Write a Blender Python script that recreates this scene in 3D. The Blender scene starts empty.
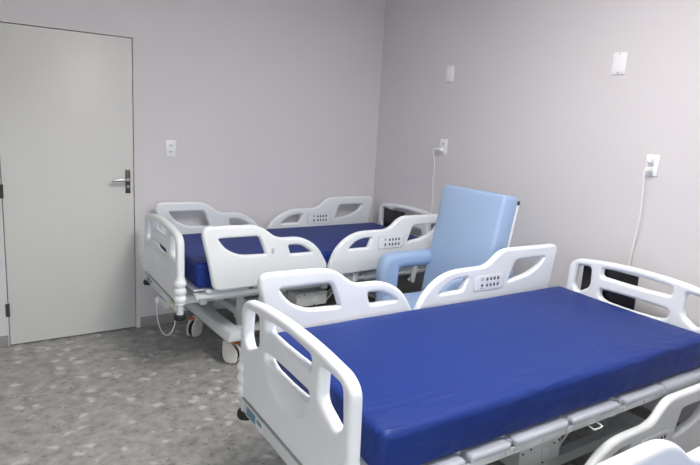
import bpy, bmesh, math, random
from mathutils import Vector, Matrix
random.seed(4)
S = bpy.context.scene
COL = S.collection
PI = math.pi

# ------------------------------------------------------------------ materials
def nodes_of(name):
    m = bpy.data.materials.new(name); m.use_nodes = True
    nt = m.node_tree
    return m, nt, nt.nodes['Principled BSDF']

def simple(name, col, rough=.5, metal=0, bump=0, bscale=200, var=0, vscale=6, spec=.5, coat=0):
    m, nt, b = nodes_of(name)
    b.inputs['Base Color'].default_value = (*col, 1)
    b.inputs['Roughness'].default_value = rough
    b.inputs['Metallic'].default_value = metal
    b.inputs['Specular IOR Level'].default_value = spec
    b.inputs['Coat Weight'].default_value = coat
    tc = nt.nodes.new('ShaderNodeTexCoord')
    if var:
        n = nt.nodes.new('ShaderNodeTexNoise'); n.inputs['Scale'].default_value = vscale
        n.inputs['Detail'].default_value = 5
        nt.links.new(tc.outputs['Object'], n.inputs['Vector'])
        mx = nt.nodes.new('ShaderNodeMix'); mx.data_type = 'RGBA'
        mx.inputs[6].default_value = (*[c*(1-var) for c in col], 1)
        mx.inputs[7].default_value = (*[min(1, c*(1+var)) for c in col], 1)
        nt.links.new(n.outputs['Fac'], mx.inputs[0])
        nt.links.new(mx.outputs[2], b.inputs['Base Color'])
    if bump:
        n2 = nt.nodes.new('ShaderNodeTexNoise'); n2.inputs['Scale'].default_value = bscale
        n2.inputs['Detail'].default_value = 3
        nt.links.new(tc.outputs['Object'], n2.inputs['Vector'])
        bp = nt.nodes.new('ShaderNodeBump'); bp.inputs['Strength'].default_value = bump
        bp.inputs['Distance'].default_value = .002
        nt.links.new(n2.outputs['Fac'], bp.inputs['Height'])
        nt.links.new(bp.outputs['Normal'], b.inputs['Normal'])
    return m

M = {}
M['paint'] = simple('wall_paint', (.685, .667, .683), .7, bump=.15, bscale=90, var=.02, vscale=2)
M['ceiling'] = simple('ceiling_paint', (.78, .78, .78), .8)
M['door'] = simple('door_enamel', (.69, .70, .67), .4, bump=.05, bscale=40, var=.015)
M['gap'] = simple('dark_gap', (.03, .03, .03), .8)
M['abs'] = simple('white_moulded_plastic', (.83, .865, .88), .36, bump=.04, bscale=350)
M['metal'] = simple('white_enamelled_steel', (.66, .70, .71), .35, bump=.03, bscale=250)
M['pad'] = simple('pale_grey_plastic', (.54, .58, .64), .4)
M['rubber'] = simple('black_rubber', (.012, .012, .013), .6)
M['darkpanel'] = simple('black_laminate', (.012, .012, .014), .35, var=.3, vscale=60)
M['boxgrey'] = simple('pale_grey_box', (.66, .67, .66), .45)
M['grey'] = simple('grey_plastic', (.36, .37, .36), .5)
M['steel'] = simple('brushed_steel', (.45, .45, .44), .3, metal=1)
M['darkmetal'] = simple('dark_metal', (.10, .095, .085), .4, metal=.7)
M['zinc'] = simple('zinc_steel', (.35, .36, .37), .4, metal=.6)
M['caster'] = simple('ivory_caster_plastic', (.70, .69, .65), .4)
M['orange'] = simple('orange_plastic', (.75, .16, .04), .4)
M['plate'] = simple('white_switch_plastic', (.88, .89, .91), .35)
M['slot'] = simple('dark_slot', (.02, .02, .02), .6)
M['cord'] = simple('white_cord', (.88, .88, .87), .5)
M['key'] = simple('dark_key', (.06, .09, .09), .5)
M['membrane'] = simple('pale_membrane', (.83, .86, .88), .35)
M['label_teal'] = simple('teal_label', (.10, .24, .32), .4)
M['label_white'] = simple('white_label', (.70, .75, .76), .4)
M['label_yellow'] = simple('yellow_label', (.55, .55, .14), .4)
M['line'] = simple('grey_outline', (.52, .54, .56), .5)
M['base'] = simple('grey_baseboard_stone', (.28, .27, .265), .45, var=.12, vscale=14)

def floor_mat():
    m, nt, b = nodes_of('grey_mottled_terrazzo')
    L = nt.links.new; N = nt.nodes.new
    tc = N('ShaderNodeTexCoord')
    def ramp(stops):
        r = N('ShaderNodeValToRGB'); e = r.color_ramp.elements
        while len(e) < len(stops): e.new(.5)
        for x, (p, c) in zip(e, stops): x.position = p; x.color = (*c, 1)
        return r
    n1 = N('ShaderNodeTexNoise'); n1.inputs['Scale'].default_value = 13; n1.inputs['Detail'].default_value = 8; n1.inputs['Roughness'].default_value = .65
    L(tc.outputs['Object'], n1.inputs['Vector'])
    r1 = ramp([(.33, (.235, .23, .212)), (.5, (.35, .347, .328)), (.67, (.46, .455, .43))]); L(n1.outputs['Fac'], r1.inputs['Fac'])
    # pale chips
    nd = N('ShaderNodeTexNoise'); nd.inputs['Scale'].default_value = 14; nd.inputs['Detail'].default_value = 3
    L(tc.outputs['Object'], nd.inputs['Vector'])
    mxv = N('ShaderNodeMix'); mxv.data_type = 'VECTOR'; mxv.inputs[0].default_value = .09
    L(tc.outputs['Object'], mxv.inputs[4]); L(nd.outputs['Color'], mxv.inputs[5])
    v = N('ShaderNodeTexVoronoi'); v.inputs['Scale'].default_value = 11.5
    L(mxv.outputs[1], v.inputs['Vector'])
    rc = ramp([(.16, (1, 1, 1)), (.36, (0, 0, 0))]); L(v.outputs['Distance'], rc.inputs['Fac'])
    sp = N('ShaderNodeSeparateColor'); L(v.outputs['Color'], sp.inputs['Color'])
    gt = N('ShaderNodeMath'); gt.operation = 'GREATER_THAN'; gt.inputs[1].default_value = .42; L(sp.outputs[0], gt.inputs[0])
    mu = N('ShaderNodeMath'); mu.operation = 'MULTIPLY'; L(gt.outputs[0], mu.inputs[0]); L(rc.outputs['Color'], mu.inputs[1])
    mu2 = N('ShaderNodeMath'); mu2.operation = 'MULTIPLY'; mu2.inputs[1].default_value = .75; L(mu.outputs[0], mu2.inputs[0])
    mx = N('ShaderNodeMix'); mx.data_type = 'RGBA'; mx.inputs[7].default_value = (.66, .65, .63, 1)
    L(mu2.outputs[0], mx.inputs[0]); L(r1.outputs['Color'], mx.inputs[6])
    # dark specks
    v2 = N('ShaderNodeTexVoronoi'); v2.inputs['Scale'].default_value = 30
    L(mxv.outputs[1], v2.inputs['Vector'])
    r2 = ramp([(.12, (1, 1, 1)), (.34, (0, 0, 0))]); L(v2.outputs['Distance'], r2.inputs['Fac'])
    sp2 = N('ShaderNodeSeparateColor'); L(v2.outputs['Color'], sp2.inputs['Color'])
    g2 = N('ShaderNodeMath'); g2.operation = 'GREATER_THAN'; g2.inputs[1].default_value = .6; L(sp2.outputs[1], g2.inputs[0])
    m3 = N('ShaderNodeMath'); m3.operation = 'MULTIPLY'; L(g2.outputs[0], m3.inputs[0]); L(r2.outputs['Color'], m3.inputs[1])
    m4 = N('ShaderNodeMath'); m4.operation = 'MULTIPLY'; m4.inputs[1].default_value = .7; L(m3.outputs[0], m4.inputs[0])
    mx2 = N('ShaderNodeMix'); mx2.data_type = 'RGBA'; mx2.inputs[7].default_value = (.13, .125, .118, 1)
    L(m4.outputs[0], mx2.inputs[0]); L(mx.outputs[2], mx2.inputs[6])
    L(mx2.outputs[2], b.inputs['Base Color'])
    b.inputs['Roughness'].default_value = .38
    return m
M['floor'] = floor_mat()

def vinyl(name, col, rough, wr_strength, edge=None, axis='Y'):
    """upholstery vinyl: faint grain + stretched creases; edge=(axis0,axis1) fades creases in along local y"""
    m, nt, b = nodes_of(name); L = nt.links.new; N = nt.nodes.new
    b.inputs['Roughness'].default_value = rough
    b.inputs['Specular IOR Level'].default_value = .25
    tc = N('ShaderNodeTexCoord')
    n = N('ShaderNodeTexNoise'); n.inputs['Scale'].default_value = 2.2; n.inputs['Detail'].default_value = 3
    L(tc.outputs['Object'], n.inputs['Vector'])
    mx = N('ShaderNodeMix'); mx.data_type = 'RGBA'
    mx.inputs[6].default_value = (*[c*.92 for c in col], 1); mx.inputs[7].default_value = (*[min(1, c*1.08) for c in col], 1)
    L(n.outputs['Fac'], mx.inputs[0]); L(mx.outputs[2], b.inputs['Base Color'])
    mp = N('ShaderNodeMapping'); mp.inputs['Rotation'].default_value = (0, .3, .45); mp.inputs['Scale'].default_value = (3.2, 16, 9)
    L(tc.outputs['Object'], mp.inputs['Vector'])
    w = N('ShaderNodeTexNoise'); w.inputs['Scale'].default_value = 1; w.inputs['Detail'].default_value = 1.5
    L(mp.outputs['Vector'], w.inputs['Vector'])
    r = N('ShaderNodeValToRGB'); e = r.color_ramp.elements
    e[0].position = .42; e[0].color = (0, 0, 0, 1); e[1].position = .50; e[1].color = (1, 1, 1, 1); x = e.new(.58); x.color = (0, 0, 0, 1)
    L(w.outputs['Fac'], r.inputs['Fac'])
    h = r.outputs['Color']
    if edge:
        sp = N('ShaderNodeSeparateXYZ'); L(tc.outputs['Object'], sp.inputs[0])
        mr = N('ShaderNodeMapRange'); mr.inputs['From Min'].default_value = edge[0]; mr.inputs['From Max'].default_value = edge[1]
        L(sp.outputs[axis], mr.inputs['Value'])
        mu = N('ShaderNodeMath'); mu.operation = 'MULTIPLY'; L(h, mu.inputs[0]); L(mr.outputs[0], mu.inputs[1]); h = mu.outputs[0]
    big = N('ShaderNodeTexNoise'); big.inputs['Scale'].default_value = 5; L(tc.outputs['Object'], big.inputs['Vector'])
    ad = N('ShaderNodeMath'); ad.operation = 'ADD'; L(h, ad.inputs[0]); L(big.outputs['Fac'], ad.inputs[1])
    bp = N('ShaderNodeBump'); bp.inputs['Strength'].default_value = wr_strength; bp.inputs['Distance'].default_value = .006
    L(ad.outputs[0], bp.inputs['Height']); L(bp.outputs['Normal'], b.inputs['Normal'])
    return m
M['blue'] = vinyl('royal_blue_vinyl', (.010, .033, .20), .5, .5, (-.18, -.44))
M['sky'] = vinyl('light_blue_vinyl', (.345, .475, .69), .5, .35, (.62, .42), 'Z')

# ------------------------------------------------------------------ helpers
def finish(me, angle=38):
    for p in me.polygons: p.use_smooth = True
    me.set_sharp_from_angle(angle=math.radians(angle))

def link(name, me, mat, parent=None, loc=None):
    o = bpy.data.objects.new(name, me); COL.objects.link(o)
    mats = mat if isinstance(mat, (list, tuple)) else [mat]
    for m in mats:
        me.materials.append(m)
    if parent: o.parent = parent
    if loc: o.location = loc
    return o

def obj(name, bm, mat, parent=None, angle=38, loc=None):
    bmesh.ops.recalc_face_normals(bm, faces=bm.faces)
    me = bpy.data.meshes.new(name); bm.to_mesh(me); bm.free()
    finish(me, angle)
    return link(name, me, mat, parent, loc)

def thing(name, label, cat, loc=(0, 0, 0), rz=0, group=None):
    o = bpy.data.objects.new(name, None); COL.objects.link(o)
    o.empty_display_size = .1
    o.location = loc; o.rotation_euler = (0, 0, rz); tag(o, label, cat, group)
    return o

def tag(o, label, cat, group=None):
    o['label'] = label; o['category'] = cat
    if group: o['group'] = group
    return o

def BM(): return bmesh.new()

def box(bm, x0, x1, y0, y1, z0, z1, bev=0, seg=2, mtx=None):
    t = bmesh.new()
    bmesh.ops.create_cube(t, size=1)
    for v in t.verts:
        v.co = Vector((x0 + (v.co.x+.5)*(x1-x0), y0 + (v.co.y+.5)*(y1-y0), z0 + (v.co.z+.5)*(z1-z0)))
    if bev: bmesh.ops.bevel(t, geom=list(t.edges), offset=bev, segments=seg, profile=.5, affect='EDGES')
    merge(bm, t, mtx)

def merge(bm, t, mtx=None, mi=None):
    if mtx: bmesh.ops.transform(t, matrix=mtx, verts=t.verts)
    if mi is not None:
        for f in t.faces: f.material_index = mi
    me = bpy.data.meshes.new('t'); t.to_mesh(me); t.free(); bm.from_mesh(me); bpy.data.meshes.remove(me)

def sub(fn, *a, **k):
    t = bmesh.new(); fn(t, *a, **k); return t

def lathe(bm, prof, seg=24, mtx=None):
    """prof [(r,z)] revolved about z"""
    t = bmesh.new(); rings = []
    for r, z in prof:
        if r < 1e-6: rings.append([t.verts.new((0, 0, z))])
        else: rings.append([t.verts.new((r*math.cos(2*PI*k/seg), r*math.sin(2*PI*k/seg), z)) for k in range(seg)])
    for a, b in zip(rings, rings[1:]):
        for k in range(seg):
            k2 = (k+1) % seg
            if len(a) == 1 and len(b) == 1: continue
            if len(a) == 1: t.faces.new((a[0], b[k], b[k2]))
            elif len(b) == 1: t.faces.new((a[k], a[k2], b[0]))
            else: t.faces.new((a[k], a[k2], b[k2], b[k]))
    if len(rings[0]) > 1: t.faces.new(rings[0][::-1])
    if len(rings[-1]) > 1: t.faces.new(rings[-1])
    bmesh.ops.recalc_face_normals(t, faces=t.faces)
    merge(bm, t, mtx)

def along(p, q):
    p, q = Vector(p), Vector(q)
    return Matrix.Translation(p) @ Vector((0, 0, 1)).rotation_difference((q-p).normalized()).to_matrix().to_4x4(), (q-p).length

def rod(bm, p, q, r, seg=14, r2=None):
    m, l = along(p, q)
    lathe(bm, [(r, 0), (r if r2 is None else r2, l)], seg, m)

def bar(bm, p, q, w, h, bev=.003):
    """rectangular bar from p to q, width w across (y-ish), height h"""
    p, q = Vector(p), Vector(q); d = (q-p); l = d.length; d.normalize()
    up = Vector((0, 0, 1)) if abs(d.z) < .95 else Vector((1, 0, 0))
    s = up.cross(d).normalized(); u = d.cross(s)
    m = Matrix((d, s, u)).transposed().to_4x4(); m.translation = p
    box(bm, 0, l, -w/2, w/2, -h/2, h/2, bev, 2, m)

def temp_curve(cu):
    o = bpy.data.objects.new('tmp', cu); COL.objects.link(o)
    dg = bpy.context.evaluated_depsgraph_get(); dg.update()
    me = bpy.data.meshes.new_from_object(o.evaluated_get(dg))
    bpy.data.objects.remove(o); bpy.data.curves.remove(cu)
    bm = bmesh.new(); bm.from_mesh(me); bpy.data.meshes.remove(me)
    bmesh.ops.remove_doubles(bm, verts=bm.verts, dist=1e-5)
    return bm

def tube(bm, pts, r, res=3, sub=6):
    cu = bpy.data.curves.new('c', 'CURVE'); cu.dimensions = '3D'; cu.bevel_depth = r; cu.bevel_resolution = res; cu.use_fill_caps = True
    P = [Vector(p) for p in pts]; out = []
    for i in range(len(P)-1):
        a = P[max(i-1, 0)]; b = P[i]; c = P[i+1]; d = P[min(i+2, len(P)-1)]
        for k in range(sub):
            t = k/sub
            out.append(.5*((2*b)+(-a+c)*t+(2*a-5*b+4*c-d)*t*t+(-a+3*b-3*c+d)*t**3))
    out.append(P[-1])
    s = cu.splines.new('POLY'); s.points.add(len(out)-1)
    for k, p in enumerate(out): s.points[k].co = (*p, 1)
    merge(bm, temp_curve(cu))

def fillet(pts, n=6):
    out = []; k = len(pts)
    for i, q in enumerate(pts):
        p = Vector(q[:2]); r = q[2] if len(q) > 2 else 0
        if not r: out.append(p); continue
        a = Vector(pts[i-1][:2]); b = Vector(pts[(i+1) % k][:2])
        la, lb = (a-p).length, (b-p).length
        t = min(r, la*.49, lb*.49)
        s, e = p+(a-p)/la*t, p+(b-p)/lb*t
        for j in range(n+1):
            w = j/n; out.append((1-w)**2*s+2*w*(1-w)*p+w*w*e)
    return out

def panel(outer, holes, thick, bev, res=4):
    """rounded-edge sheet with holes in the local XY plane, thickness along Z"""
    cu = bpy.data.curves.new('c', 'CURVE'); cu.dimensions = '2D'; cu.fill_mode = 'BOTH'
    cu.extrude = max(thick/2-bev, .0005); cu.bevel_depth = bev; cu.bevel_resolution = res; cu.offset = -bev
    for ring in [outer]+list(holes):
        pts = fillet(ring)
        s = cu.splines.new('POLY'); s.points.add(len(pts)-1); s.use_cyclic_u = True
        for q, p in enumerate(pts): s.points[q].co = (p.x, p.y, 0, 1)
    return temp_curve(cu)

def remap(bm, f):
    for v in bm.verts: v.co = Vector(f(*v.co))

XZ = lambda x, y, z: (x, -z, y)       # sheet upright, running along local x
YZ = lambda x, y, z: (z, x, y)        # sheet upright, running along local y

def boolean_cut(a, c):
    ms = []
    for q in (a, c):
        bmesh.ops.recalc_face_normals(q, faces=q.faces)
        me = bpy.data.meshes.new('t'); q.to_mesh(me); q.free(); o = bpy.data.objects.new('t', me); COL.objects.link(o); ms.append(o)
    md = ms[0].modifiers.new('b', 'BOOLEAN'); md.operation = 'DIFFERENCE'; md.object = ms[1]; md.solver = 'EXACT'
    dg = bpy.context.evaluated_depsgraph_get(); dg.update()
    me = bpy.data.meshes.new_from_object(ms[0].evaluated_get(dg))
    r = bmesh.new(); r.from_mesh(me)
    for o in ms: bpy.data.objects.remove(o)
    return r

def mirror(pts): return [(-p[0],)+tuple(p[1:]) for p in pts][::-1]

def panel_obj(name, bm, mat, parent):
    bmesh.ops.recalc_face_normals(bm, faces=bm.faces)
    big = [f for f in bm.faces if len(f.verts) == 3 and False]
    me = bpy.data.meshes.new(name); bm.to_mesh(me); bm.free()
    finish(me, 42)
    o = link(name, me, mat, parent)
    w = o.modifiers.new('wn', 'WEIGHTED_NORMAL'); w.keep_sharp = True; w.weight = 90
    return o

# ------------------------------------------------------------------ the room
XL, YR, ZC = -5.0, -5.6, 2.95
T = .15
def structure(name, bm, mat, parent=None, **k):
    o = obj(name, bm, mat, parent, **k)
    if not parent: o['kind'] = 'structure'
    return o

bm = BM(); box(bm, XL-T, T, YR-T, T, -.12, 0); structure('floor', bm, M['floor'])
bm = BM(); box(bm, XL-T, T, YR-T, T, ZC, ZC+.12); structure('ceiling', bm, M['ceiling'])
bm = BM(); box(bm, 0, T, YR-T, T, 0, ZC); structure('wall_right', bm, M['paint'])
bm = BM(); box(bm, XL-T, XL, YR-T, T, 0, ZC); structure('wall_left', bm, M['paint'])
DX0, DX1, DZ = -2.986, -2.166, 2.10
g = .005
bm = BM()
box(bm, XL, DX0-g, 0, T, 0, ZC); box(bm, DX1+g, 0, 0, T, 0, ZC); box(bm, DX0-g, DX1+g, 0, T, DZ+g, ZC)
structure('wall_back', bm, M['paint'])
# rear wall (behind the viewer) with an unseen window and a tall opening added for fill daylight
OPENINGS = [(-4.6, -3.2, .05, 2.1), (-1.45, -.85, 1.0, 2.6)]  # tall one added to light floor and door bottom; window sized as fill
bm = BM()
xs = [XL]
for (a, c, z0, z1) in OPENINGS:
    box(bm, xs[-1], a, YR-T, YR, 0, ZC); xs.append(c)
    box(bm, a, c, YR-T, YR, 0, z0); box(bm, a, c, YR-T, YR, z1, ZC)
box(bm, xs[-1], 0, YR-T, YR, 0, ZC)
structure('wall_rear', bm, M['paint'])
for k, (a, c, z0, z1) in enumerate(OPENINGS):
    bm = BM(); fw = .04
    box(bm, a, c, YR-.1, YR-.05, z0, z0+fw); box(bm, a, c, YR-.1, YR-.05, z1-fw, z1)
    for q in range(3):
        x = a + (c-a-fw)*q/2
        box(bm, x, x+fw, YR-.1, YR-.05, z0+fw, z1-fw)
    structure('window_%d' % (k+1), bm, M['plate'])  # window frames, also on the added tall opening
# baseboards
bm = BM(); box(bm, DX1+.035, 0, -.012, 0, 0, .08, .002); structure('baseboard_back', bm, M['base'])
bm = BM(); box(bm, XL, DX0-.012, -.012, 0, 0, .08, .002); structure('baseboard_back_left', bm, M['base'])
bm = BM(); box(bm, -.012, 0, YR, -.012, 0, .08, .002); structure('baseboard_right', bm, M['base'])

# door
bm = BM(); box(bm, DX0, DX1, .004, .039, .008, DZ, .002)
door = structure('door_1', bm, M['door'])
bm = BM(); box(bm, DX0-.02, DX1+.02, .05, .06, 0, DZ+.02); o = obj('door_gap_shade', bm, M['gap'], door)  # black sheet behind the slab, its colour stands for shade in the gap
h = BM(); box(h, -2.224, -2.190, -.004, .005, 1.025, 1.195, .003)
hp = obj('door_handle', h, M['darkmetal'], door)
b2 = BM()
rod(b2, (-2.207, -.004, 1.125), (-2.207, -.05, 1.125), .010)
bar(b2, (-2.197, -.05, 1.125), (-2.325, -.052, 1.122), .016, .018, .006)
obj('lever', b2, M['steel'], hp)
b2 = BM()
rod(b2, (-2.207, -.003, 1.075), (-2.207, -.012, 1.075), .011)
obj('lock_cylinder', b2, M['steel'], hp)
for z in (.255, 1.055, 1.85):
    b2 = BM(); rod(b2, (DX0-.002, -.003, z-.045), (DX0-.002, -.003, z+.045), .008, 12)
    box(b2, DX0-.02, DX0+.004, -.002, .003, z-.045, z+.045)
    obj('hinge', b2, M['darkmetal'], door)

# ------------------------------------------------------------------ wall fittings
def blank_plate(y, z, label):
    t = thing('wall_plate', label, 'wall plate', (0, y, z), 0, 'wall plates and outlets')
    b = BM(); box(b, -.009, 0, -.043, .043, -.063, .063, .004); obj('cover', b, M['plate'], t)
    b = BM(); box(b, -.012, -.008, -.030, .030, -.046, .046, .002); obj('inset', b, M['plate'], t)
    for s in (-1, 1):
        b = BM(); rod(b, (-.008, 0, s*.053), (-.0105, 0, s*.053), .0038, 10); obj('screw', b, M['zinc'], t)
    return t
blank_plate(-.895, 2.025, 'white blank wall plate high on the right wall, the one nearer the corner')
blank_plate(-2.30, 2.035, 'white blank wall plate high on the right wall above the front bed')

def outlet_parts(t, f, withplug):
    """f maps (across, out, up) to local coordinates"""
    def bx(b, a0, a1, o0, o1, z0, z1, bev=0):
        t2 = bmesh.new(); box(t2, a0, a1, o0, o1, z0, z1, bev); remap(t2, f); bmesh.ops.recalc_face_normals(t2, faces=t2.faces); merge(b, t2)
    b = BM(); bx(b, -.038, .038, 0, .009, -.06, .06, .004); obj('cover', b, M['plate'], t)
    for z in (.025, -.022):
        b = BM(); bx(b, -.018, .018, .006, .012, z-.019, z+.019, .003); s = obj('socket', b, M['plate'], t)
        b = BM()
        for k in (-1, 0, 1):
            t2 = bmesh.new(); box(t2, k*.0085-.003, k*.0085+.003, .009, .0128, z-.003+(0 if k else -.004), z+.003+(0 if k else -.004)); remap(t2, f); merge(b, t2)
        obj('slots', b, M['slot'], s)
FR_ = lambda a, o, u: (-o, a, u)      # on the right wall
FB_ = lambda a, o, u: (a, -o, u)      # on the back wall
t = thing('wall_outlet', 'white wall outlet with a cord plugged in, on the right wall near the corner', 'outlet', (0, -.89, 1.465), 0, 'wall plates and outlets'); outlet_parts(t, FR_, 1)
t = thing('wall_outlet', 'white double wall outlet above the front bed headboard, with cord hanging', 'outlet', (0, -2.58, 1.47), 0, 'wall plates and outlets'); outlet_parts(t, FR_, 1)
t = thing('wall_outlet', 'white wall outlet with nothing plugged in, beside the door on the back wall', 'outlet', (-1.90, 0, 1.352), 0, 'wall plates and outlets'); outlet_parts(t, FB_, 0)

def power_cord(y, z, pts, label, plugs):
    t = thing('power_cord', label, 'cord', (0, y, z), 0, 'white bed power cords')
    for dz in plugs:
        b = BM(); box(b, -.050, -.0125, -.014, .014, dz-.013, dz+.013, .006, 3); obj('plug', b, M['cord'], t)
    b = BM(); tube(b, pts, .004); obj('cable', b, M['cord'], t)
power_cord(-.89, 1.465, [(-.048, 0, -.022), (-.07, .03, -.02), (-.06, .055, -.05), (-.035, .055, -.13), (-.03, .062, -.3), (-.025, .056, -.5), (-.022, .06, -.8), (-.03, .06, -1.1)],
           'white cord looping off the outlet near the corner, down behind the far bed', (-.022,))
power_cord(-2.58, 1.47, [(-.048, .006, -.022), (-.056, .012, -.04), (-.045, .010, -.12), (-.032, .010, -.25), (-.028, .016, -.36), (-.022, .034, -.52), (-.02, .04, -.75), (-.03, .03, -1.1)],
           'white plug and cord running straight down behind the headboard of the front bed', (.025, -.022))

# ------------------------------------------------------------------ hospital bed
FR_OUT = [(.17, .562, .05), (.078, .965, .07), (.455, .960, .09), (.575, .868, .05), (.75, .868, .14), (.875, .80, .13), (.957, .665, .03), (.935, .575, .04)]
FR_OP1 = [(.185, .889, .012), (.452, .889, .025), (.50, .771, .012), (.32, .778, .09), (.232, .825, .07)]
FR_OP2 = [(.655, .818, .012), (.75, .816, .05), (.835, .758, .012), (.674, .758, .012)]
HR_OUT = [(.962, .64, .03), (1.005, .752, .12), (1.09, .832, .1), (1.20, .874, .1), (1.463, .876, .06), (1.56, .965, .09), (2.05, .962, .05), (1.995, .60, .05), (.985, .575, .04)]
HR_OPL = [(1.118, .756, .01), (1.172, .805, .06), (1.235, .825, .04), (1.315, .826, .012), (1.285, .756, .012)]
HR_OPR = [(1.685, .892, .02), (1.935, .892, .01), (1.89, .838, .06), (1.80, .797, .08), (1.635, .772, .015)]
RTH = .042

def rail_mesh(outer, holes, ridge, sign):
    """sheet with a crease: below the ridge line the outer face leans in"""
    b = panel(outer, holes, RTH, .016)
    remap(b, XZ)
    (u0, z0), (u1, z1) = ridge
    d = Vector((u1-u0, 0, z1-z0)).normalized(); n = Vector((-d.z, 0, d.x))
    bmesh.ops.bisect_plane(b, geom=b.verts[:]+b.edges[:]+b.faces[:], plane_co=(u0, 0, z0), plane_no=n, dist=1e-5)
    for v in b.verts:
        k = (v.co-Vector((u0, 0, z0))).dot(n)
        if k < 0: v.co.y += sign*k*.13          # lean inwards under the crease
        else: v.co.y += sign*(-k)*.02
    return b

def side_rail(root, kind, sign, y, dz):
    if kind == 'foot': b = rail_mesh(FR_OUT, [FR_OP1, FR_OP2], ((.134, .725), (.916, .652)), sign)
    else: b = rail_mesh(HR_OUT, [HR_OPL, HR_OPR], ((.97, .668), (2.0, .69)), sign)
    r = panel_obj('side_rail', b, M['abs'], root)
    r.location = (.012*sign, y*sign, dz)
    # arms that carry the rail, from the bed frame up to its inner face
    us = (.50, .55) if kind == 'foot' else (1.2, 1.75)
    for u in us:
        b = BM(); bar(b, (u, -sign*.028, (.45 if not dz else .30)-dz), (u+.03, -sign*.026, .66), .022, .035, .004)
        if not dz: rod(b, (u, -sign*.07, .455), (u, -sign*.018, .455), .012)
        obj('rail_arm', b, M['metal'], r)
    if kind == 'foot':
        b = BM(); box(b, .535, .552, -.024 if sign < 0 else .012, -.012 if sign < 0 else .024, .775, .81, .003)
        box(b, .535, .552, -.0225, .0225, .785, .80, .003)
        obj('latch', b, M['pad'], r)
    else:
        for s in (-1, 1):          # key panel on both faces: outline, membrane, keys, pale window
            b = BM()
            for e, o, mi in ((0, .0225, 0), (.003, .0233, 1)):
                t2 = panel([(1.362+e, .738+e, .02), (1.597-e, .738+e, .02), (1.597-e, .832-e, .02), (1.362+e, .832-e, .02)], [], .004, .0015, 2)
                remap(t2, XZ); remap(t2, lambda x, yy, z: (x, yy+s*o, z)); merge(b, t2, None, mi)
            y0, y1 = s*.0257-.001, s*.0257+.001
            for i in range(4):
                for j in range(2):
                    cx = 1.463+i*.028; cz = .768+j*.034
                    merge(b, sub(box, cx-.0075, cx+.0075, y0, y1, cz-.0075, cz+.0075, .0008, 1), None, 2)
                    merge(b, sub(box, cx-.004, cx+.004, y0, y1, cz+.0105, cz+.013), None, 2)
            merge(b, sub(rod, (1.425, s*.0245, .771), (1.425, s*.0268, .771), .0085, 12), None, 2)
            merge(b, sub(box, 1.415, 1.433, y0, y1, .754, .757), None, 2)
            merge(b, sub(box, 1.412, 1.436, y0, y1, .796, .816, .0008, 1), None, 3)
            obj('control_panel', b, [M['line'], M['membrane'], M['key'], M['pad']], r)
    return r

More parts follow.
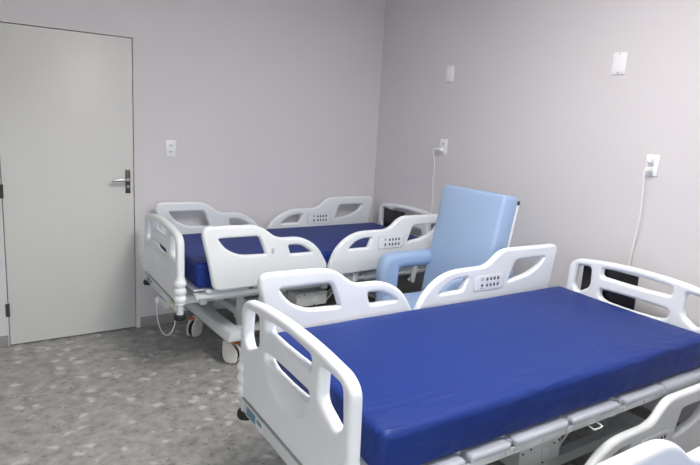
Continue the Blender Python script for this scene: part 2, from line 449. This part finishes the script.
def board_parts(root, name, x, hw, head, skew, dy=0, panel_in=False):
    mw = .180 if not head else .205
    out_h = [(hw-.018, .475, .015), (hw, .62, .05), (hw-.008, .862, .06), (hw-.06, .898, .06), (.22, .917, .2), (0, .927, .2)]
    outer = mirror(out_h)[:-1] if False else None
    right = out_h[:-1]; left = [(-a, b_, c) for a, b_, c in right][::-1]
    outer = right+[out_h[-1]]+left
    il, ol = mw+.063, hw-.05
    side = [(il, .75, .03), (il+.004, .869, .025), (ol-.012, .861, .025), (ol, .735, .03), (ol-.035, .70, .03)]
    sideL = [(-a, b_, c) for a, b_, c in side][::-1]
    mid = [(mw, .830, .02), (mw, .876, .015), (0, .890, .1), (-mw, .876, .015), (-mw, .830, .02), (0, .824, .15)]
    low = [(mw-.004, .752, .02), (0, .756, .1), (-mw+.004, .752, .02), (-mw+.004, .725, .025), (-mw+.05, .707, .05), (0, .702, .1), (mw-.05, .707, .05), (mw-.004, .725, .025)]
    if head: low = [(a, z-.014 if z < .74 else z+.004, r) for a, z, r in low]
    b = panel(outer, [side, sideL, mid, low], .048, .0175)
    remap(b, YZ)
    sg = -1 if not head else 1
    cut = bmesh.new()
    bmesh.ops.create_uvsphere(cut, u_segments=40, v_segments=24, radius=1)
    for v in cut.verts:
        v.co = Vector((sg*.052+.046*v.co.x, (mw+.03)*v.co.y, .678+.095*v.co.z*(1-.18*v.co.y**2)))
    b = boolean_cut(b, cut)
    bd = panel_obj(name, b, M['abs'], root); bd.location = (x, dy, 0); bd.rotation_euler = (0, 0, skew)
    # swelling hand grip of the middle bar
    b = BM()
    t2 = bmesh.new(); lathe(t2, [(.004, -mw-.02), (.020, -mw), (.026, -mw*.6), (.029, 0), (.026, mw*.6), (.020, mw), (.004, mw+.02)], 20, Matrix.Rotation(-PI/2, 4, 'X'))
    remap(t2, lambda a, c, d: (a*.82, c, .790+d*1.12)); merge(b, t2)
    obj('grip', b, M['abs'], bd)
    # shallow raised field on the outer face
    for s in (-1, 1):
        b = BM()
        prof = [(.012, .470), (.030, .474)]
        for zc in (.504, .552, .600):
            for a in range(-3, 4):
                prof.append((.0275+.0105*math.cos(a/3*PI/2), zc+a*.0078))
        prof += [(.027, .635), (.018, .66), (.004, .672)]
        lathe(b, prof, 24, Matrix.Translation((0, s*(hw-.024), 0)))
        obj('corner_bumper', b, M['abs'], bd)
        b = BM(); rod(b, (0, s*(hw-.03), .405), (0, s*(hw-.03), .49), .021, 20)
        obj('post', b, M['metal'], bd)
        b = BM(); lathe(b, [(.02, .372), (.033, .375), (.037, .381), (.037, .399), (.033, .405), (.0215, .407)], 24, Matrix.Translation((0, s*(hw-.03), 0)))
        obj('rubber_foot', b, M['rubber'], bd)
    b = BM(); box(b, -.024, .024, -hw+.04, hw-.04, .468, .476, .002); obj('seam_strip', b, M['grey'], bd)
    b = BM(); box(b, -.022, .022, -hw+.05, hw-.05, .415, .469, .004); obj('end_bar', b, M['metal'], bd)
    if not head:
        for (y0, y1, mt, bars) in ((.18, .345, 'label_white', (((.25, .34, .423, .461), 'label_teal'), ((.19, .235, .44, .455), 'label_teal'))),
                                   (-.36, -.265, 'label_yellow', (((-.352, -.33, .425, .46), 'label_white'), ((-.322, -.272, .43, .445), 'label_white')))):
            b = BM(); merge(b, sub(box, -.0245, -.0215, y0, y1, .418, .466), None, 0)
            for (q, _) in bars: merge(b, sub(box, -.0255, -.0243, *q), None, 1)
            obj('sticker', b, [M[mt], M[bars[0][1]]], bd)
    if head:
        px = -.034 if panel_in else .045
        b = BM(); box(b, px-.006, px+.006, .02, .31 if panel_in else .365, .575 if panel_in else .42, .868, .003); obj('back_panel', b, M['darkpanel'], bd)
    return bd

def caster(root, x, y, rz, pedal):
    """twin hood caster; origin at swivel"""
    b = BM()
    t2 = bmesh.new()
    # hood: rounded shield either side of the wheel
    for s in (-1, 1):
        sh = panel([(-.075, .02, .03), (-.085, .085, .04), (-.05, .135, .03), (-.015, .158, .02), (.03, .158, .02), (.034, .06, .04), (.015, .008, .03), (-.045, .006, .03)], [], .012, .005, 2)
        remap(sh, XZ); remap(sh, lambda a, c, d: (a-.012, c+s*.024, d)); merge(t2, sh)
    box(t2, -.045, .02, -.028, .028, .125, .158, .008)
    merge(t2, (lambda q: (rod(q, (0, 0, .15), (0, 0, .205), .014), q)[1])(bmesh.new()))
    merge(b, t2, Matrix.Rotation(rz, 4, 'Z'))
    c = obj('caster', b, M['caster'], root, loc=(x, y, 0))
    b = BM(); R = Matrix.Rotation(rz, 4, 'Z') @ Matrix.Translation((-.025, 0, .0625)) @ Matrix.Rotation(PI/2, 4, 'X')
    lathe(b, [(.045, -.020), (.058, -.019), (.0625, -.012), (.0625, .012), (.058, .019), (.045, .020)], 32, R)
    obj('tyre', b, M['rubber'], c)
    if pedal:
        b = BM(); box(b, -.085, -.045, -.016, .016, .140, .152, .004, 2, Matrix.Rotation(rz, 4, 'Z')); obj('brake_pedal', b, M['orange'], c)

PADS = [(.12, .40), (.425, .615), (.64, .93), (.955, 1.25), (1.30, 1.59), (1.605, 1.98)]

def make_bed(loc, label, near_dz, rz=0, skew=0, lift=0, panel_in=False):
    root = thing('hospital_bed', label, 'hospital bed', loc, rz, 'electric hospital beds')
    board_parts(root, 'footboard', .005, .44, False, skew)
    board_parts(root, 'headboard', 2.10, .43, True, skew*.7, .03 if panel_in else 0, panel_in)
    for sign in (1, -1):
        dz = near_dz if sign < 0 else 0
        side_rail(root, 'foot', sign, .510, dz - (.012 if dz else 0)); side_rail(root, 'head', sign, .515, dz)
    # mattress deck in sections, with pale edge pads
    for (a, c) in ((.06, .64), (.65, .96), (.975, 1.30), (1.32, 2.04)):
        b = BM(); box(b, a, c, -.43, .43, .543, .556, .003); obj('deck_panel', b, M['metal'], root)
    b = BM()
    for s in (-1, 1):
        y0, y1 = sorted((s*.425, s*.472)); box(b, .06, 2.04, y0, y1, .523, .533, .002)
        y0, y1 = sorted((s*.462, s*.475)); box(b, .06, 2.04, y0, y1, .505, .533, .002)
        for u in (.2, .42, .60, .645, .8, .93, .968, 1.12, 1.30, 1.45, 1.63, 1.8, 1.95):
            rod(b, (u, s*.473, .518), (u, s*.480, .518), .006, 8)
        for u in (.3, .645, .965, 1.31, 1.85):
            bar(b, (u, s*.445, .528), (u, s*.445, .552), .03, .04, .002)
    obj('deck_frame', b, M['metal'], root)
    for s in (-1, 1):
        for a, c in PADS:
            b = BM(); y0, y1 = sorted((s*.425, s*.486)); box(b, a, c, y0, y1, .532, .561, .012, 3); obj('edge_pad', b, M['pad'], root)
        for u in (1.09,):
            b = BM(); tube(b, [(u-.026, s*.472, .508), (u-.027, s*.495, .503), (u-.022, s*.503, .502), (u+.022, s*.503, .502), (u+.027, s*.495, .503), (u+.026, s*.472, .508)], .0038); obj('strap_hook', b, M['metal'], root)
    # fixed frame under the deck
    b = BM()
    for s in (-1, 1):
        y0, y1 = sorted((s*.32, s*.36)); box(b, .0, 2.10, y0, y1, .45, .495, .004)
    for u in (.12, .55, 1.0, 1.5, 1.98): box(b, u, u+.04, -.39, .39, .44, .485, .003)
    for s in (-1, 1):
        for u in (.56, 1.01, 1.51): box(b, u, u+.03, s*.34-.012, s*.34+.012, .485, .544, .003)
    obj('upper_frame', b, M['metal'], root)
    # base: two cross beams on casters tied by long tubes
    for u in (.345, 1.78):
        b = BM()
        t2 = panel([(-.06, .195, .008), (-.045, .262, .02), (.045, .262, .02), (.06, .195, .008)], [], .86, .008, 2)
        remap(t2, lambda a, c, d: (u+a, d, c)); merge(b, t2); obj('base_beam', b, M['metal'], root)
        b = BM(); box(b, u-.05, u+.05, -.40, .40, .18, .196, .004); obj('base_sole', b, M['zinc'], root)
    b = BM()
    for s in (-1, 1): y0, y1 = sorted((s*.24, s*.29)); box(b, .38, 1.76, y0, y1, .19, .24, .004)
    obj('base_frame', b, M['metal'], root)
    for u, up in ((.345, 1), (1.78, -1)):
        for s in (-1, 1):
            b = BM()
            bar(b, (u+up*.12, s*.20, .22), (u+up*.12, s*.20, .44), .035, .05)
            bar(b, (u+up*.12, s*.16, .25), (u+up*.55, s*.16, .45), .02, .04)
            rod(b, (u+up*.12, s*.22, .26), (u+up*.12, s*.13, .26), .016)
            obj('base_lift_arm', b, M['metal'], root)
    for u in (.47, 1.66):
        b = BM(); bar(b, (u, -.23, .30), (u, .23, .30), .04, .05); obj('base_torsion_bar', b, M['metal'], root)
    for u in (.345, 1.78):
        for s in (-1, 1): caster(root, u, s*.275, (2.2 if s < 0 else .5) if u < 1 else .9*s, True)
    # drive
    b = BM(); box(b, .80, 1.045, -.38, -.25, .325, .42, .005); cb = obj('control_box', b, M['boxgrey'], root)
    b = BM(); box(b, .93, .975, -.3822, -.3795, .35, .395); obj('rating_sticker', b, M['label_white'], cb)
    for (u, z) in ((.815, .402), (1.03, .405), (.86, .41), (.94, .332), (1.0, .40)):
        b = BM(); rod(b, (u, -.383, z), (u, -.379, z), .004, 8); obj('screw', b, M['slot'], cb)
    b = BM(); box(b, .85, .98, -.345, -.27, .415, .455, .004); obj('mounting_bracket', b, M['zinc'], cb)
    b = BM(); rod(b, (1.06, -.10, .28), (1.32, -.10, .40), .028); rod(b, (1.32, -.10, .40), (1.48, -.10, .47), .014)
    obj('actuator', b, M['rubber'], root)
    b = BM(); rod(b, (1.05, .12, .30), (.72, .12, .38), .028); rod(b, (.72, .12, .38), (.56, .12, .43), .014)
    obj('actuator', b, M['rubber'], root)
    b = BM(); bar(b, (1.05, -.36, .34), (1.17, -.36, .46), .008, .008)
    obj('linkage', b, M['metal'], root)
    b = BM(); bar(b, (1.07, -.35, .46), (1.12, -.35, .415), .01, .014)
    obj('linkage', b, M['zinc'], root)
    for o in root.children:
        if not o.name.startswith(('caster', 'base_')): o.location.z += lift*(.4 if o.name.startswith('side_rail') else 1)
    return root

def make_mattress(loc, label, rz=0, hz=.152, shear=0, x0=.09):
    b = BM(); box(b, x0, 2.03, -.453, .453, 0, hz, .026, 4)
    # gentle sag and puff so the long faces are not dead straight
    bmesh.ops.subdivide_edges(b, edges=[e for e in b.edges if e.calc_length() > .5], cuts=14, use_grid_fill=True)
    bmesh.ops.subdivide_edges(b, edges=[e for e in b.edges if e.calc_length() > .5], cuts=5, use_grid_fill=True)
    for v in b.verts:
        u, y, z = v.co
        if z > .07: v.co.z += .004*math.sin(u*5+1)*math.cos(y*4)
        v.co.x += shear*y
        if abs(y) > .4: v.co.y += math.copysign(.004*math.sin(u*9+z*20), y)
    o = obj('mattress', b, M['blue'], None)
    tag(o, label, 'mattress', 'blue vinyl mattresses')
    o.location = loc; o.rotation_euler = (0, 0, rz)
    return o

B1 = (-2.15, -.615, 0); B2 = (-2.32, -2.665, 0); B3 = (-2.43, -4.268, 0)
bed1 = make_bed(B1, 'white hospital bed along the back wall beside the door, all side rails raised', 0, 0, math.radians(-3), .018, True)
bed2 = make_bed(B2, 'white hospital bed in front of the armchair, with its near side rail lowered', -.437, math.radians(-1.2), math.radians(-2))
bed3 = make_bed(B3, 'white hospital bed nearest the viewer, only its foot rail showing at bottom right', 0)
MZ = .5635
make_mattress((B1[0], B1[1], MZ+.02), 'blue vinyl mattress on the bed along the back wall', 0, .155, .05)
make_mattress((B2[0], B2[1], MZ), 'large blue vinyl mattress on the front bed, seen from above', math.radians(-1.2), .152, .08, .11)
make_mattress((B3[0], B3[1], MZ), 'blue vinyl mattress on the bed nearest the viewer, below its raised foot rail')

# cable slung under the first bed's foot
b = BM()
tube(b, [(-.015, .02, .42), (-.02, .045, .38), (-.022, .05, .33), (-.024, .035, .28), (-.024, 0, .235), (-.022, -.06, .20), (-.02, -.15, .205), (-.012, -.23, .25), (0, -.26, .31), (0, -.265, .37)], .003)
box(b, -.033, -.010, .033, .057, .365, .405, .005)
obj('hanging_cable', b, M['cord'], bed1)
b = BM(); box(b, -.015, .03, -.10, .06, .365, .414, .006); obj('junction_box', b, M['metal'], bed1)

# ------------------------------------------------------------------ armchair
ch = thing('recliner_armchair', 'light blue upholstered recliner armchair standing between the two beds, back to the right wall', 'armchair', (-1.005, -1.69, 0), math.radians(-3))
# local x runs from the seat front (0) to the back
b = BM(); box(b, .0, .50, -.235, .235, .40, .52, .035, 5); obj('seat', b, M['sky'], ch)
# backrest
b = BM()
box(b, -.065, .065, -.285, .285, 0, .80, .022, 4)
bmesh.ops.subdivide_edges(b, edges=[e for e in b.edges if e.calc_length() > .3], cuts=8, use_grid_fill=True)
for v in b.verts:
    k = v.co.z/.80
    if v.co.x < 0: v.co.x -= .012*math.sin(PI*min(max(k, 0), 1))*(1-(v.co.y/.285)**2)
    v.co.x += .012*(k-.5)**2
lean = Matrix.Translation((.425, 0, .44)) @ Matrix.Rotation(math.radians(10), 4, 'Y')
bmesh.ops.transform(b, matrix=lean, verts=b.verts)
back = obj('backrest', b, M['sky'], ch)
for s in (-1, 1):
    b = BM()
    p0 = lean @ Vector((.075, s*.268, -.02)); p1 = lean @ Vector((.075, s*.268, .755))
    rod(b, p0, p1, .011, 16); tb = obj('back_tube', b, M['abs'], back)
    b = BM(); p2 = lean @ Vector((.075, s*.268, .78)); rod(b, p1, p2, .0135, 16); obj('tube_cap', b, M['rubber'], tb)
# arms: padded inverted L
ARM = [(.03, .36, .03), (.015, .70, .08), (.06, .775, .08), (.17, .785, .10), (.60, .785, .03), (.60, .685, .03), (.17, .682, .03), (.15, .36, .03)]
for s in (-1, 1):
    b = panel(ARM, [], .105, .042, 5); remap(b, XZ); remap(b, lambda x, y, z: (x, y+s*.295, z))
    am = panel_obj('armrest', b, M['sky'], ch)
    for v in (-1,):
        b = BM(); rod(b, (.145, s*.295-.05, .715), (.145, s*.295-.058, .715), .012, 14); obj('button', b, M['sky'], am)
# skirt panel / folded leg rest and steel legs
b = BM(); box(b, -.03, .03, -.225, .225, .14, .41, .022, 4); obj('leg_rest', b, M['sky'], ch)
b = BM(); box(b, .04, .50, -.24, .24, .345, .40, .006); obj('seat_frame', b, M['metal'], ch)
for s in (-1, 1):
    for x in (.05, .52):
        b = BM(); rod(b, (x, s*.295, .02), (x, s*.295, .40), .014, 14); lg = obj('leg', b, M['metal'], ch)
        b = BM(); rod(b, (x, s*.295, 0), (x, s*.295, .03), .018, 14); obj('rubber_foot', b, M['rubber'], lg)
b = BM()
for x in (.05, .52): rod(b, (x, -.295, .36), (x, .295, .36), .012)
for s in (-1, 1): rod(b, (.05, s*.295, .10), (.52, s*.295, .10), .010)
for s in (-1, 1): rod(b, (.52, s*.295, .30), (.52, s*.295, .72), .012)
obj('frame_tube', b, M['metal'], ch)

# ------------------------------------------------------------------ ceiling lamp (just out of frame)
LX, LY = -1.7, -2.95
t = thing('ceiling_light', 'white rectangular ceiling light fixture above the beds, out of frame', 'ceiling light', (LX, LY, ZC))
b = BM(); box(b, -.33, .33, -.63, .63, -.045, 0, .006); obj('housing', b, M['plate'], t)
m, nt, bs = nodes_of('lit_diffuser')
bs.inputs['Emission Color'].default_value = (1, .955, .915, 1); bs.inputs['Emission Strength'].default_value = 37
b = BM(); box(b, -.30, .30, -.60, .60, -.052, -.0455); obj('diffuser', b, m, t)

# ------------------------------------------------------------------ camera (solved from the photograph)
F, YAW, PITCH, ROLL = 581.9964, .6079, .1854, .0558
CP = Vector((-3.257, -4.3308, 1.6085))
cy, sy, cp, sp = math.cos(YAW), math.sin(YAW), math.cos(PITCH), math.sin(PITCH)
fwd = Vector((sy*cp, cy*cp, -sp)); right = Vector((cy, -sy, 0)); up = right.cross(fwd)
r2 = right*math.cos(ROLL)+up*math.sin(ROLL); u2 = -right*math.sin(ROLL)+up*math.cos(ROLL)
cam = bpy.data.cameras.new('camera'); co = bpy.data.objects.new('camera', cam); COL.objects.link(co)
mw = Matrix((r2, u2, -fwd)).transposed().to_4x4(); mw.translation = CP
co.matrix_world = mw
cam.sensor_width = 36; cam.sensor_fit = 'HORIZONTAL'; cam.lens = 36*F/700; cam.clip_start = .02
S.camera = co

# ------------------------------------------------------------------ light: sky through the unseen rear openings
w = bpy.data.worlds.new('sky'); S.world = w; w.use_nodes = True
nt = w.node_tree; bg = nt.nodes['Background']
tc = nt.nodes.new('ShaderNodeTexCoord'); sx = nt.nodes.new('ShaderNodeSeparateXYZ'); nt.links.new(tc.outputs['Generated'], sx.inputs[0])
rp = nt.nodes.new('ShaderNodeValToRGB'); nt.links.new(sx.outputs['Z'], rp.inputs['Fac'])
e = rp.color_ramp.elements
e[0].position = 0.0; e[0].color = (.20, .19, .17, 1)
e[1].position = .06; e[1].color = (.86, .93, 1.0, 1)
x = e.new(.5); x.color = (.92, .96, 1, 1)
nt.links.new(rp.outputs['Color'], bg.inputs['Color']); bg.inputs['Strength'].default_value = 9
for (a, c, z0, z1) in OPENINGS:
    pl = bpy.data.lights.new('window_portal', 'AREA'); pl.shape = 'RECTANGLE'; pl.size = c-a; pl.size_y = z1-z0
    po = bpy.data.objects.new('window_portal', pl); COL.objects.link(po)
    po.location = ((a+c)/2, YR-.12, (z0+z1)/2); po.rotation_euler = (PI/2, 0, 0)
    pl.cycles.is_portal = True

S.view_settings.view_transform = 'Standard'; S.view_settings.look = 'None'
S.view_settings.gamma = 1; S.view_settings.use_curve_mapping = False
S.view_settings.exposure = -.14
S.cycles.use_denoising = True
S.cycles.max_bounces = 12; S.cycles.diffuse_bounces = 8; S.cycles.glossy_bounces = 4
S.cycles.sample_clamp_indirect = 10
